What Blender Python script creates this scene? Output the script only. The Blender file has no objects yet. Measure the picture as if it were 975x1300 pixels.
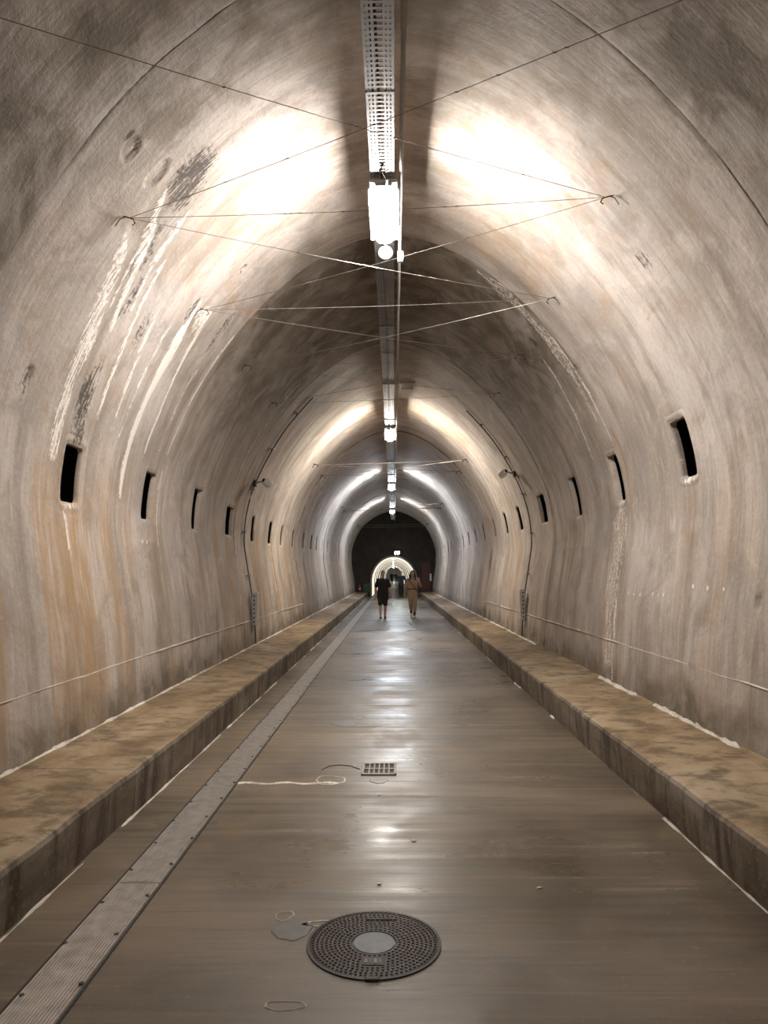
import bpy, bmesh, math, random
import numpy as np
from mathutils import Vector, Matrix

# ------------------------------------------------------------------ camera, world, exposure
SC = bpy.context.scene
COL = SC.collection
random.seed(7)
RNG = np.random.RandomState(11)
EYE = 1.65
FPX = 920.0
VP = (500.0, 727.0)          # where the tunnel axis meets the picture
ROLL = math.radians(0.4)


def make_camera():
    v = Vector((VP[0] - 487.5, -(VP[1] - 650.0), -FPX)).normalized()      # world Y in camera axes
    up = Vector((-math.sin(ROLL), math.cos(ROLL), 0.0))
    up = (up - v * up.dot(v)).normalized()                                # world Z in camera axes
    xx = v.cross(up)                                                      # world X in camera axes
    m = Matrix((xx, v, up))                                               # camera -> world
    cam = bpy.data.cameras.new('camera')
    o = bpy.data.objects.new('camera', cam)
    COL.objects.link(o)
    o.matrix_world = Matrix.Translation((0, 0, EYE)) @ m.to_4x4()
    cam.sensor_fit = 'HORIZONTAL'
    cam.sensor_width = 36.0
    cam.lens = 36.0 * FPX / 975.0
    cam.clip_start = 0.05
    cam.clip_end = 400
    SC.camera = o


make_camera()
W = bpy.data.worlds.new('world')
SC.world = W
W.use_nodes = True
W.node_tree.nodes['Background'].inputs[0].default_value = (0.01, 0.01, 0.012, 1)
W.node_tree.nodes['Background'].inputs[1].default_value = 0.1
SC.view_settings.view_transform = 'Standard'
SC.view_settings.look = 'None'
SC.view_settings.gamma = 1.0
SC.view_settings.use_curve_mapping = False
SC.view_settings.exposure = 0.0
SC.cycles.use_denoising = True
SC.cycles.max_bounces = 7
SC.cycles.diffuse_bounces = 4
SC.cycles.glossy_bounces = 3
SC.cycles.caustics_reflective = False
SC.cycles.caustics_refractive = False
SC.cycles.use_adaptive_sampling = True
SC.cycles.adaptive_threshold = 0.02
SC.cycles.sample_clamp_indirect = 6.0

LAMP_Y = [-16.2, -4.7, 6.73, 17.9, 29.0, 40.7]      # the hall's ceiling lamps
LAMP_E = [110, 110, 355, 350, 390, 390]
LAMP_C = [(1.0, .93, .84), (1.0, .93, .84), (1.0, .95, .90), (1.0, .92, .80), (.80, .88, 1.0), (.84, .90, 1.0)]
HALL_END = 50.0
HALL_START = -22.0

# ------------------------------------------------------------------ helpers


def tag(o, label=None, cat=None, group=None, kind=None):
    if label: o['label'] = label
    if cat: o['category'] = cat
    if group: o['group'] = group
    if kind: o['kind'] = kind
    return o


def empty(name, loc=(0, 0, 0), rz=0.0, parent=None):
    o = bpy.data.objects.new(name, None)
    o.empty_display_size = 0.1
    COL.objects.link(o)
    o.location = loc
    o.rotation_euler = (0, 0, rz)
    if parent: o.parent = parent
    return o


def link(name, me, mats, parent=None, loc=(0, 0, 0), rot=(0, 0, 0)):
    o = bpy.data.objects.new(name, me)
    COL.objects.link(o)
    if mats is not None and len(me.materials) == 0:
        for m in (mats if isinstance(mats, (list, tuple)) else [mats]):
            me.materials.append(m)
    o.location = loc
    o.rotation_euler = rot
    if parent: o.parent = parent
    return o


class MB:
    """collects boxes, tubes, rings and caps into one mesh"""
    def __init__(self):
        self.v = []; self.f = []; self.mi = []; self.cur = 0

    def add(self, vs, fs):
        b = len(self.v)
        self.v += [tuple(p) for p in vs]
        self.f += [tuple(b + i for i in f) for f in fs]
        self.mi += [self.cur] * len(fs)

    def box(self, c, s, rz=0.0):
        x, y, z = s[0] / 2, s[1] / 2, s[2] / 2
        ca, sa = math.cos(rz), math.sin(rz)
        vs = []
        for dz in (-z, z):
            for dx, dy in ((-x, -y), (x, -y), (x, y), (-x, y)):
                vs.append((c[0] + dx * ca - dy * sa, c[1] + dx * sa + dy * ca, c[2] + dz))
        self.add(vs, [(3, 2, 1, 0), (4, 5, 6, 7), (0, 1, 5, 4), (1, 2, 6, 5), (2, 3, 7, 6), (3, 0, 4, 7)])

    def bevbox(self, c, s, b):
        """box with chamfered edges on the vertical and top/bottom rims"""
        x, y, z = s[0] / 2, s[1] / 2, s[2] / 2
        def rect(ix, dz):
            a, d = x - ix, y - ix
            k = b * .7
            return [(c[0] + px, c[1] + py, c[2] + dz) for px, py in
                    ((-a + k, -d), (a - k, -d), (a, -d + k), (a, d - k), (a - k, d), (-a + k, d), (-a, d - k), (-a, -d + k))]
        R = [rect(b, -z), rect(0, -z + b), rect(0, z - b), rect(b, z)]
        vs = sum(R, [])
        fs = [tuple(range(7, -1, -1)), tuple(24 + i for i in range(8))]
        for r in range(3):
            for i in range(8):
                j = (i + 1) % 8
                fs.append((r * 8 + i, r * 8 + j, r * 8 + 8 + j, r * 8 + 8 + i))
        self.add(vs, fs)

    def tube(self, pts, r, n=6, caps=True):
        pts = [Vector(p) for p in pts]
        rs = r if isinstance(r, (list, tuple)) else [r] * len(pts)
        vs = []; fs = []
        for i, p in enumerate(pts):
            d = (pts[min(i + 1, len(pts) - 1)] - pts[max(i - 1, 0)])
            d = d.normalized() if d.length > 1e-9 else Vector((0, 0, 1))
            u = d.orthogonal().normalized() if abs(d.z) > .95 else d.cross(Vector((0, 0, 1))).normalized()
            w = d.cross(u)
            for k in range(n):
                a = 2 * math.pi * k / n
                vs.append(p + (u * math.cos(a) + w * math.sin(a)) * rs[i])
        for i in range(len(pts) - 1):
            for k in range(n):
                j = (k + 1) % n
                fs.append((i * n + k, i * n + j, i * n + n + j, i * n + n + k))
        if caps:
            fs.append(tuple(range(n - 1, -1, -1)))
            fs.append(tuple((len(pts) - 1) * n + k for k in range(n)))
        self.add(vs, fs)

    def lathe(self, prof, c=(0, 0, 0), n=24, axis='Z', close=True):
        """prof: list of (radius, height)"""
        vs = []; fs = []
        for r, h in prof:
            for k in range(n):
                a = 2 * math.pi * k / n
                if axis == 'Z': vs.append((c[0] + r * math.cos(a), c[1] + r * math.sin(a), c[2] + h))
                else: vs.append((c[0] + r * math.cos(a), c[1] + h, c[2] + r * math.sin(a)))
        for i in range(len(prof) - 1):
            for k in range(n):
                j = (k + 1) % n
                fs.append((i * n + k, i * n + j, i * n + n + j, i * n + n + k))
        if close:
            fs.append(tuple(range(n - 1, -1, -1)))
            fs.append(tuple((len(prof) - 1) * n + k for k in range(n)))
        self.add(vs, fs)

    def mesh(self, name, smooth=False):
        me = bpy.data.meshes.new(name)
        me.from_pydata(self.v, [], self.f)
        if any(self.mi): me.polygons.foreach_set('material_index', self.mi)
        if smooth: me.polygons.foreach_set('use_smooth', [True] * len(self.f))
        me.update()
        return me

    def build(self, name, mats, parent=None, loc=(0, 0, 0), rot=(0, 0, 0), smooth=False):
        return link(name, self.mesh(name, smooth), mats, parent, loc, rot)


# numpy value noise -------------------------------------------------------------
TAB = RNG.rand(257, 257).astype(np.float64)
TAB[256, :] = TAB[0, :]
TAB[:, 256] = TAB[:, 0]


def vnoise(x, y):
    x = np.asarray(x, float); y = np.asarray(y, float)
    xi = np.floor(x); yi = np.floor(y)
    fx = x - xi; fy = y - yi
    fx = fx * fx * (3 - 2 * fx); fy = fy * fy * (3 - 2 * fy)
    a = (xi.astype(int)) % 256; b = (yi.astype(int)) % 256
    return (TAB[a, b] * (1 - fx) + TAB[a + 1, b] * fx) * (1 - fy) + (TAB[a, b + 1] * (1 - fx) + TAB[a + 1, b + 1] * fx) * fy


def fbm(x, y, o=4):
    s = 0; a = .5; t = 0
    for i in range(o):
        s = s + a * vnoise(x * 2 ** i + 17.3 * i, y * 2 ** i + 5.1 * i)
        t += a; a *= .5
    return s / t


def sstep(a, b, x):
    t = np.clip((x - a) / (b - a), 0, 1)
    return t * t * (3 - 2 * t)


# ------------------------------------------------------------------ materials
class NT:
    def __init__(self, name):
        self.m = bpy.data.materials.new(name)
        self.m.use_nodes = True
        self.t = self.m.node_tree
        self.p = self.t.nodes['Principled BSDF']

    def n(self, typ, **kw):
        nd = self.t.nodes.new(typ)
        for k, v in kw.items(): setattr(nd, k, v)
        return nd

    def l(self, a, b): self.t.links.new(a, b)

    def val(self, sock, x):
        if hasattr(x, 'is_output'): self.l(x, sock)
        else: sock.default_value = x

    def math(self, op, a, b=0.0, c=None, clamp=False):
        nd = self.n('ShaderNodeMath', operation=op, use_clamp=clamp)
        self.val(nd.inputs[0], a); self.val(nd.inputs[1], b)
        if c is not None: self.val(nd.inputs[2], c)
        return nd.outputs[0]

    def mix(self, f, a, b, mode='MIX'):
        nd = self.n('ShaderNodeMix', data_type='RGBA', blend_type=mode)
        self.val(nd.inputs[0], f)
        for s, x in ((nd.inputs[6], a), (nd.inputs[7], b)):
            if hasattr(x, 'is_output'): self.l(x, s)
            else: s.default_value = (*x, 1) if len(x) == 3 else x
        return nd.outputs[2]

    def coord(self, which='Object', scale=(1, 1, 1), loc=(0, 0, 0)):
        tc = self.n('ShaderNodeTexCoord')
        mp = self.n('ShaderNodeMapping')
        mp.inputs['Scale'].default_value = scale
        mp.inputs['Location'].default_value = loc
        self.l(tc.outputs[which], mp.inputs[0])
        return mp.outputs[0]

    def noise(self, vec, scale=1.0, detail=4.0, rough=.55, dist=0.0):
        nd = self.n('ShaderNodeTexNoise')
        self.l(vec, nd.inputs['Vector'])
        nd.inputs['Scale'].default_value = scale
        nd.inputs['Detail'].default_value = detail
        nd.inputs['Roughness'].default_value = rough
        nd.inputs['Distortion'].default_value = dist
        return nd.outputs[0]

    def ramp(self, f, stops):
        nd = self.n('ShaderNodeValToRGB')
        self.val(nd.inputs[0], f)
        e = nd.color_ramp.elements
        while len(e) < len(stops): e.new(.5)
        for el, (p, c) in zip(e, stops):
            el.position = p
            el.color = (*c, 1) if len(c) == 3 else c
        return nd.outputs[0]

    def range(self, x, a, b, c=0.0, d=1.0, smooth=False):
        nd = self.n('ShaderNodeMapRange')
        if smooth: nd.interpolation_type = 'SMOOTHSTEP'
        self.val(nd.inputs[0], x)
        for i, q in enumerate((a, b, c, d)): nd.inputs[i + 1].default_value = q
        return nd.outputs[0]

    def attr(self, name):
        nd = self.n('ShaderNodeAttribute', attribute_name=name)
        return nd.outputs['Fac']

    def bump(self, h, strength=.3, dist=.01, normal=None):
        nd = self.n('ShaderNodeBump')
        nd.inputs['Strength'].default_value = strength
        nd.inputs['Distance'].default_value = dist
        self.l(h, nd.inputs['Height'])
        if normal is not None: self.l(normal, nd.inputs['Normal'])
        return nd.outputs[0]

    def out(self, color=None, rough=None, normal=None, metal=None, spec=None):
        P = self.p.inputs
        if color is not None: self.val(P['Base Color'], color if hasattr(color, 'is_output') else (*color, 1))
        if rough is not None: self.val(P['Roughness'], rough)
        if normal is not None: self.l(normal, P['Normal'])
        if metal is not None: self.val(P['Metallic'], metal)
        if spec is not None: self.val(P['Specular IOR Level'], spec)
        return self.m


def simple(name, col, rough=.6, metal=0.0, var=.15, scale=20.0):
    k = NT(name)
    c = k.coord()
    n = k.noise(c, scale, 4)
    f = k.range(n, .3, .7, 1 - var, 1 + var)
    cc = k.mix(1.0, col, (1, 1, 1), 'MULTIPLY')
    mul = k.n('ShaderNodeVectorMath', operation='SCALE')
    k.l(cc, mul.inputs[0]); k.l(f, mul.inputs['Scale'])
    return k.out(mul.outputs[0], rough, None, metal)


def emit(name, col, strength):
    k = NT(name)
    k.p.inputs['Base Color'].default_value = (.9, .9, .9, 1)
    k.p.inputs['Emission Color'].default_value = (*col, 1)
    k.p.inputs['Emission Strength'].default_value = strength
    return k.m


def wall_material():
    k = NT('vault_concrete')
    uv = k.coord('UV')
    strk = k.coord('UV', (3.2, .42, 1))
    fstrk = k.coord('UV', (16, 1.5, 1), (3, 1, 0))
    big = k.noise(uv, .55, 3, .6, .4)
    mid = k.noise(uv, 2.3, 4, .62, .6)
    st = k.noise(strk, 1.0, 4, .6, .3)
    fs = k.noise(fstrk, 1.0, 4, .65)
    fine = k.noise(uv, 22, 4, .65)
    speck = k.noise(uv, 60, 2, .6)
    cloud = k.noise(uv, 1.15, 5, .68, .9)
    base = k.ramp(big, [(.28, (.335, .285, .245)), (.44, (.46, .395, .34)), (.56, (.55, .48, .425)), (.74, (.62, .57, .53))])
    base = k.mix(k.range(cloud, .50, .64, 0, .85), base, (.36, .318, .285))
    base = k.mix(k.range(cloud, .32, .45, .75, 0), base, (.66, .58, .51))
    base = k.mix(k.range(mid, .52, .70, 0, .7), base, (.38, .285, .205))
    base = k.mix(k.range(mid, .30, .44, .5, 0), base, (.43, .41, .395))
    base = k.mix(k.range(st, .50, .66, 0, .75), base, (.27, .22, .175))
    base = k.mix(k.range(st, .28, .42, .5, 0), base, (.68, .62, .56))
    base = k.mix(k.range(fs, .54, .70, 0, .55), base, (.29, .245, .205))
    base = k.mix(k.range(fs, .30, .42, .42, 0), base, (.70, .64, .58))
    base = k.mix(k.range(fine, .54, .70, 0, .34), base, (.30, .255, .215))
    base = k.mix(k.range(fine, .32, .44, .25, 0), base, (.70, .64, .57))
    base = k.mix(k.range(speck, .67, .74, 0, .6), base, (.15, .12, .10))
    dk = k.n('ShaderNodeVectorMath', operation='SCALE')
    k.l(base, dk.inputs[0]); dk.inputs['Scale'].default_value = .92
    base = dk.outputs[0]
    # ochre water marks
    tn = k.math('MULTIPLY', k.attr('ochre'), k.range(fs, .35, .6, .25, 1.0))
    base = k.mix(k.math('MULTIPLY', tn, .85, clamp=True), base, (.40, .245, .11))
    # dampness along the lower edge; darker brown over some vault bays
    base = k.mix(k.math('MULTIPLY', k.attr('brown_tone'), k.range(mid, .35, .6, .3, 1.0), clamp=True), base, (.155, .125, .09))
    # mould
    rag = k.noise(k.coord('UV', (55, 3.5, 1), (7, 2, 0)), 1.0, 3, .65, .4)
    so = k.math('ADD', k.attr('mould'), k.math('MULTIPLY', k.math('SUBTRACT', rag, .5), 2.6))
    so = k.math('ADD', so, k.math('MULTIPLY', k.math('SUBTRACT', fine, .5), 2.0))
    so = k.math('MULTIPLY', k.range(so, .45, .85, 0, .95), k.range(k.attr('mould'), .1, .45, 0, 1))
    base = k.mix(so, base, (.065, .053, .043))
    # lime run-off
    li = k.math('ADD', k.attr('lime'), k.math('MULTIPLY', k.math('SUBTRACT', rag, .5), 2.0))
    li = k.math('ADD', li, k.math('MULTIPLY', k.math('SUBTRACT', fine, .5), 1.2))
    lim = k.math('MULTIPLY', k.range(li, .50, .62, 0, .92), k.range(k.attr('lime'), .05, .25, 0, 1))
    base = k.mix(lim, base, (.86, .80, .73))
    # dark joint filler and slot depths share the dirt attribute
    di = k.math('ADD', k.attr('dirt'), k.math('MULTIPLY', k.math('SUBTRACT', fine, .5), .7))
    base = k.mix(k.range(di, .35, .7, 0, .92), base, (.085, .065, .05))
    h = k.math('ADD', k.math('MULTIPLY', fine, .5), k.math('MULTIPLY', fs, .6))
    h = k.math('ADD', h, k.math('MULTIPLY', mid, .8))
    nb = k.bump(h, .6, .02)
    return k.out(base, k.range(big, .3, .7, .62, .85), nb, spec=.35)


def floor_material():
    k = NT('polished_floor')
    o = k.coord('Object')
    big = k.noise(o, .5, 5, .6, .5)
    strk = k.noise(k.coord('Object', (.55, 9.0, 1)), 1.0, 6, .62, .2)
    fst = k.noise(k.coord('Object', (1.6, 40.0, 1)), 1.0, 4, .6)
    mid = k.noise(o, 1.7, 6, .6, .6)
    fine = k.noise(o, 30, 6, .6)
    band = k.noise(k.coord('Object', (.25, .55, 1), (4, 0, 0)), 1.0, 4, .5, .4)
    c = k.ramp(big, [(.3, (.066, .049, .031)), (.5, (.125, .099, .069)), (.7, (.20, .163, .122))])
    c = k.mix(k.range(strk, .48, .66, 0, .8), c, (.070, .050, .032))
    c = k.mix(k.range(strk, .30, .44, .65, 0), c, (.27, .22, .165))
    c = k.mix(k.range(mid, .52, .68, 0, .7), c, (.17, .115, .06))
    c = k.mix(k.range(band, .50, .62, 0, .7), c, (.20, .148, .098))
    c = k.mix(k.range(fst, .56, .72, 0, .6), c, (.06, .045, .03))
    c = k.mix(k.range(fine, .58, .76, 0, .5), c, (.28, .23, .17))
    r = k.range(mid, .32, .66, .30, .50)
    r = k.math('ADD', r, k.range(strk, .3, .7, -.07, .10))
    r = k.math('ADD', r, k.range(band, .35, .6, -.10, .06), clamp=True)
    h = k.math('ADD', k.math('MULTIPLY', strk, 1.2), k.math('MULTIPLY', fst, .35))
    h = k.math('ADD', h, k.math('MULTIPLY', fine, .12))
    return k.out(c, r, k.bump(h, .16, .012), spec=.55)


def kerb_material(name, cols):
    k = NT(name)
    g = k.n('ShaderNodeNewGeometry')
    def mp(scale):
        m = k.n('ShaderNodeMapping'); m.inputs['Scale'].default_value = scale
        k.l(g.outputs['Position'], m.inputs[0]); return m.outputs[0]
    a = k.noise(mp((1.3, .7, 2)), 1.0, 6, .6, .5)
    b = k.noise(mp((4, 5, 1.2)), 1.0, 6, .65, .3)
    d = k.noise(mp((30, 30, 30)), 1.0, 5, .6)
    c = k.ramp(a, [(.32, cols[0]), (.5, cols[1]), (.68, cols[2])])
    c = k.mix(k.range(b, .47, .62, 0, .85), c, cols[3])
    c = k.mix(k.range(d, .58, .78, 0, .5), c, cols[4])
    h = k.math('ADD', b, k.math('MULTIPLY', d, .6))
    return k.out(c, .72, k.bump(h, .4, .012), spec=.3)


M_WALL = wall_material()
M_FLOOR = floor_material()
M_KTOP = kerb_material('kerb_top', [(.16, .11, .06), (.30, .215, .125), (.42, .33, .225), (.12, .085, .05), (.46, .37, .26)])
M_KFACE = kerb_material('kerb_face', [(.10, .075, .05), (.20, .16, .12), (.32, .275, .225), (.06, .043, .03), (.50, .45, .39)])
M_LIME = kerb_material('lime_crust', [(.55, .49, .42), (.70, .65, .58), (.80, .76, .70), (.42, .35, .27), (.88, .85, .80)])
M_STEEL = simple('galvanised_steel', (.26, .255, .255), .5, .7, .2, 9)
M_WIRE = simple('wire_steel', (.30, .27, .24), .45, .7, .2, 40)
M_IRON = simple('cast_iron', (.034, .024, .018), .6, 0, .3, 30)
M_STUD = simple('worn_stud', (.12, .09, .07), .3, .4, .25, 60)
M_ALU = simple('scuffed_aluminium', (.46, .43, .40), .40, .75, .22, 14)
M_GRATE = simple('grate_steel', (.30, .27, .24), .5, .4, .25, 30)
M_DARK = simple('dark_rubber', (.02, .018, .016), .6)
M_PIPE = simple('brown_conduit', (.07, .058, .048), .6)
M_HOUSE = simple('lamp_housing', (.42, .42, .42), .5, .0, .05)
M_WHITE = simple('white_plastic', (.82, .82, .82), .35, 0, .03)
M_GREYBOX = simple('grey_enclosure', (.48, .46, .44), .5, 0, .1)
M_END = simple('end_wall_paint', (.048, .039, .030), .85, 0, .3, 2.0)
M_MAROON = simple('maroon_panel', (.105, .035, .025), .6, 0, .2, 3)
M_GREEN = simple('green_board', (.05, .085, .04), .6, 0, .2, 5)
M_RED = simple('red_metal', (.30, .03, .02), .4)
M_PATCH = simple('grey_mortar', (.135, .13, .12), .42, 0, .2, 12)
M_GALLERY = simple('raw_rock', (.10, .085, .07), .9, 0, .3, 3)
M_PASS = simple('passage_concrete', (.34, .30, .25), .8, 0, .25, 1.5)


# ------------------------------------------------------------------ vault profile (half section, apex to floor)
PZ = [5.86, 5.82, 5.71, 5.52, 5.27, 4.96, 4.6, 4.2, 3.8, 3.4, 3.0, 2.6, 2.25, 1.78, 1.13, 0.5, 0.31, 0.0]
PX = [0, .32, .64, .98, 1.31, 1.64, 1.95, 2.235, 2.47, 2.65, 2.79, 2.86, 2.87, 2.81, 2.70, 2.645, 2.635, 2.62]


def dense_profile():
    P = np.c_[PX, PZ]
    t = np.r_[0, np.cumsum(np.hypot(*np.diff(P, axis=0).T))]
    m = np.gradient(P, t, axis=0)
    m[0] = [1, 0]
    out = []
    for i in range(len(P) - 1):
        h = t[i + 1] - t[i]
        u = np.linspace(0, 1, 40, endpoint=False)[:, None]
        out.append((2*u**3-3*u**2+1)*P[i] + (u**3-2*u**2+u)*h*m[i] + (-2*u**3+3*u**2)*P[i+1] + (u**3-u**2)*h*m[i+1])
    return np.vstack(out + [P[-1:]])


PROF = dense_profile()
PS = np.r_[0, np.cumsum(np.hypot(*np.diff(PROF, axis=0).T))]
S_MAX = PS[-1]                      # about 7.24 m from apex to floor


def section(s):
    """signed arc length from the apex (left negative) -> x, z, outward normal"""
    a = np.abs(s); sg = np.where(s < 0, -1.0, 1.0)
    x = np.interp(a, PS, PROF[:, 0]); z = np.interp(a, PS, PROF[:, 1])
    e = .06
    x0 = np.interp(np.abs(a - e), PS, PROF[:, 0]) * np.sign(a - e); z0 = np.interp(np.abs(a - e), PS, PROF[:, 1])
    x1 = np.interp(a + e, PS, PROF[:, 0]); z1 = np.interp(a + e, PS, PROF[:, 1])
    tx, tz = x1 - x0, z1 - z0
    L = np.hypot(tx, tz) + 1e-9
    nx, nz = -tz / L, tx / L
    return sg * x, z, sg * nx, nz


def widen(y, z):
    """the hall's vault grows rounder towards its far end"""
    k = sstep(12, 42, np.asarray(y, float))
    return 1 + k * np.interp(z, [2.6, 4.06, 4.99, 5.6, 5.9], [0, .11, .22, .21, .21])


def wall_point(y, s, off=0.0):
    x, z, nx, nz = section(np.array([s]))
    return Vector((float(x[0] * widen(y, z[0]) + nx[0] * off), y, float(z[0] + nz[0] * off)))


# slots: (y, s centre, width, height, ring)
SLOTS_L = [(6.36, -4.68, .34, .50, 1), (8.40, -4.66, .34, .54, 0), (10.50, -4.63, .36, .58, 0), (12.62, -4.65, .52, .48, 0),
           (14.72, -4.66, .30, .50, 0), (16.78, -4.63, .40, .50, 0), (18.6, -4.60, .30, .50, 0), (20.7, -4.58, .32, .50, 0),
           (22.9, -4.53, .34, .5, 0), (25.0, -4.50, .42, .5, 0), (27.0, -4.47, .36, .5, 0), (29.3, -4.45, .36, .5, 0)]
SLOTS_R = [(7.00, 4.38, .36, .56, 1), (9.14, 4.39, .34, .58, 2), (11.30, 4.40, .40, .60, 0), (13.80, 4.37, .62, .52, 0),
           (16.29, 4.37, .40, .52, 0), (18.35, 4.34, .40, .52, 0), (20.5, 4.33, .30, .5, 0), (22.7, 4.33, .36, .5, 0),
           (25.05, 4.31, .34, .5, 0), (27.6, 4.30, .44, .5, 0), (29.9, 4.30, .36, .5, 0)]
yy = 31.5
while yy < 49:
    SLOTS_L.append((yy, -4.42, .36, .5, 0)); SLOTS_R.append((yy + .5, 4.28, .36, .5, 0)); yy += 2.15
SLOT_DEPTH = {6.36: .05, 7.00: .07, 8.40: .065, 10.50: .075, 12.62: .065, 9.14: .085, 11.30: .07, 13.80: .07}     # reveal depth before the dark gallery
JOINTS = [HALL_START, -12.5, -8.2, -3.9, .35, 4.55, 8.78, 13.0, 17.2, 21.4, 25.6, 29.8, 34.0, 38.2, 42.4, 46.6, HALL_END]
BAY_OFF = {4: -.008, 5: 0.0, 6: .012, 7: .008, 8: .02, 9: -.01, 10: .02, 11: 0, 12: .015, 13: 0, 14: .02, 15: 0}

# lime run-off: polylines of (y, s) with half width and strength
LIME = [([(5.55, -2.70), (5.69, -2.88), (5.89, -3.55), (5.91, -3.98), (5.98, -4.55)], .17, .46),
        ([(5.72, -2.40), (5.95, -2.75), (6.15, -3.35)], .10, .50), ([(5.60, -2.2), (5.80, -2.55), (5.95, -3.2)], .06, .5),
        ([(6.30, -2.55), (6.40, -2.95), (6.55, -3.5), (6.62, -4.1)], .06, .5), ([(6.05, -2.1), (6.15, -2.6), (6.3, -3.1)], .06, .45),
        ([(6.75, -2.9), (6.9, -3.4), (6.98, -4.0)], .05, .48), ([(7.15, -2.8), (7.2, -3.4), (7.22, -4.2)], .04, .42),
        ([(7.40, -2.52), (7.51, -3.15), (7.52, -3.80), (7.53, -4.40), (7.5, -4.75)], .105, .70),
        ([(7.78, -2.52), (7.91, -3.21), (7.98, -3.78), (7.98, -4.2)], .05, .62), ([(7.62, -2.5), (7.7, -2.72)], .16, .5),
        ([(8.73, -2.35), (8.72, -2.91), (8.73, -3.48), (8.72, -4.12)], .045, .6),
        ([(8.72, -4.1), (8.72, -4.9), (8.74, -5.6)], .03, .45), ([(8.35, -2.9), (8.4, -3.5), (8.4, -4.1)], .05, .36),
        ([(8.92, 1.2), (9.0, 2.1), (9.06, 2.9), (9.1, 3.6)], .20, .40), ([(9.6, 2.4), (9.75, 3.2), (9.85, 4.0)], .06, .45), ([(8.85, 2.2), (8.9, 3.2), (8.9, 4.0)], .04, .5),
        ([(9.15, 4.75), (9.2, 5.2), (9.25, 5.9), (9.2, 6.6)], .42, .36), ([(9.0, 5.9), (9.0, 6.3), (9.0, 6.9)], .06, .5),
        ([(12.55, -1.7), (12.5, -2.6), (12.4, -3.4), (12.45, -4.2)], .03, .6),
        ([(16.9, -4.95), (16.9, -5.8), (16.95, -6.7)], .05, .55),
        ([(20.8, -5), (20.85, -6), (20.9, -6.8)], .05, .55),
        ([(6.25, -4.95), (6.28, -5.4)], .04, .42)]
MOULD = [(5.74, -1.97, .27, .36, 1.15), (5.92, -2.66, .17, .38, .95), (6.20, -3.02, .13, .30, .8), (6.27, -4.02, .17, .46, 1.1),
         (6.35, -4.28, .15, .2, .9), (6.7, -3.2, .10, .3, .75), (4.85, -2.22, .06, .07, 1.0), (9.48, 2.27, .08, .12, 1.1), (8.80, 2.92, .05, .07, 1.1),
         (5.31, -4.10, .09, .14, .8), (7.66, -1.9, .06, .10, .85), (6.05, 2.75, .12, .14, .8),
         (7.35, -2.62, .10, .18, .8), (8.3, -2.5, .10, .5, .7), (10.2, 2.2, .3, .3, .7)]
CHIPS = [(4.95, -2.27, .085, .11), (5.37, -2.20, .075, .16), (5.31, -4.06, .06, .09), (7.66, -1.9, .04, .05), (9.48, 2.27, .05, .08), (5.55, 5.82, .06, .07), (8.8, 2.92, .03, .06)]
PINS = [(8.56, 5.83), (8.36, 5.84), (8.16, 5.84), (7.78, 5.82), (7.62, 5.83), (7.48, 5.82), (6.77, 5.72), (6.46, 5.73), (6.15, 5.73), (8.35, -5.2), (8.2, -5.2)]


def seg_dist(Y, S, pts):
    d = np.full(Y.shape, 9.0); tt = np.zeros(Y.shape)
    n = len(pts) - 1
    for i in range(n):
        (y0, s0), (y1, s1) = pts[i], pts[i + 1]
        dy, ds = y1 - y0, s1 - s0
        L2 = dy * dy + ds * ds
        t = np.clip(((Y - y0) * dy + (S - s0) * ds) / L2, 0, 1)
        q = np.hypot(Y - y0 - t * dy, S - s0 - t * ds)
        m = q < d
        d = np.where(m, q, d); tt = np.where(m, (i + t) / n, tt)
    return d, tt


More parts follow.
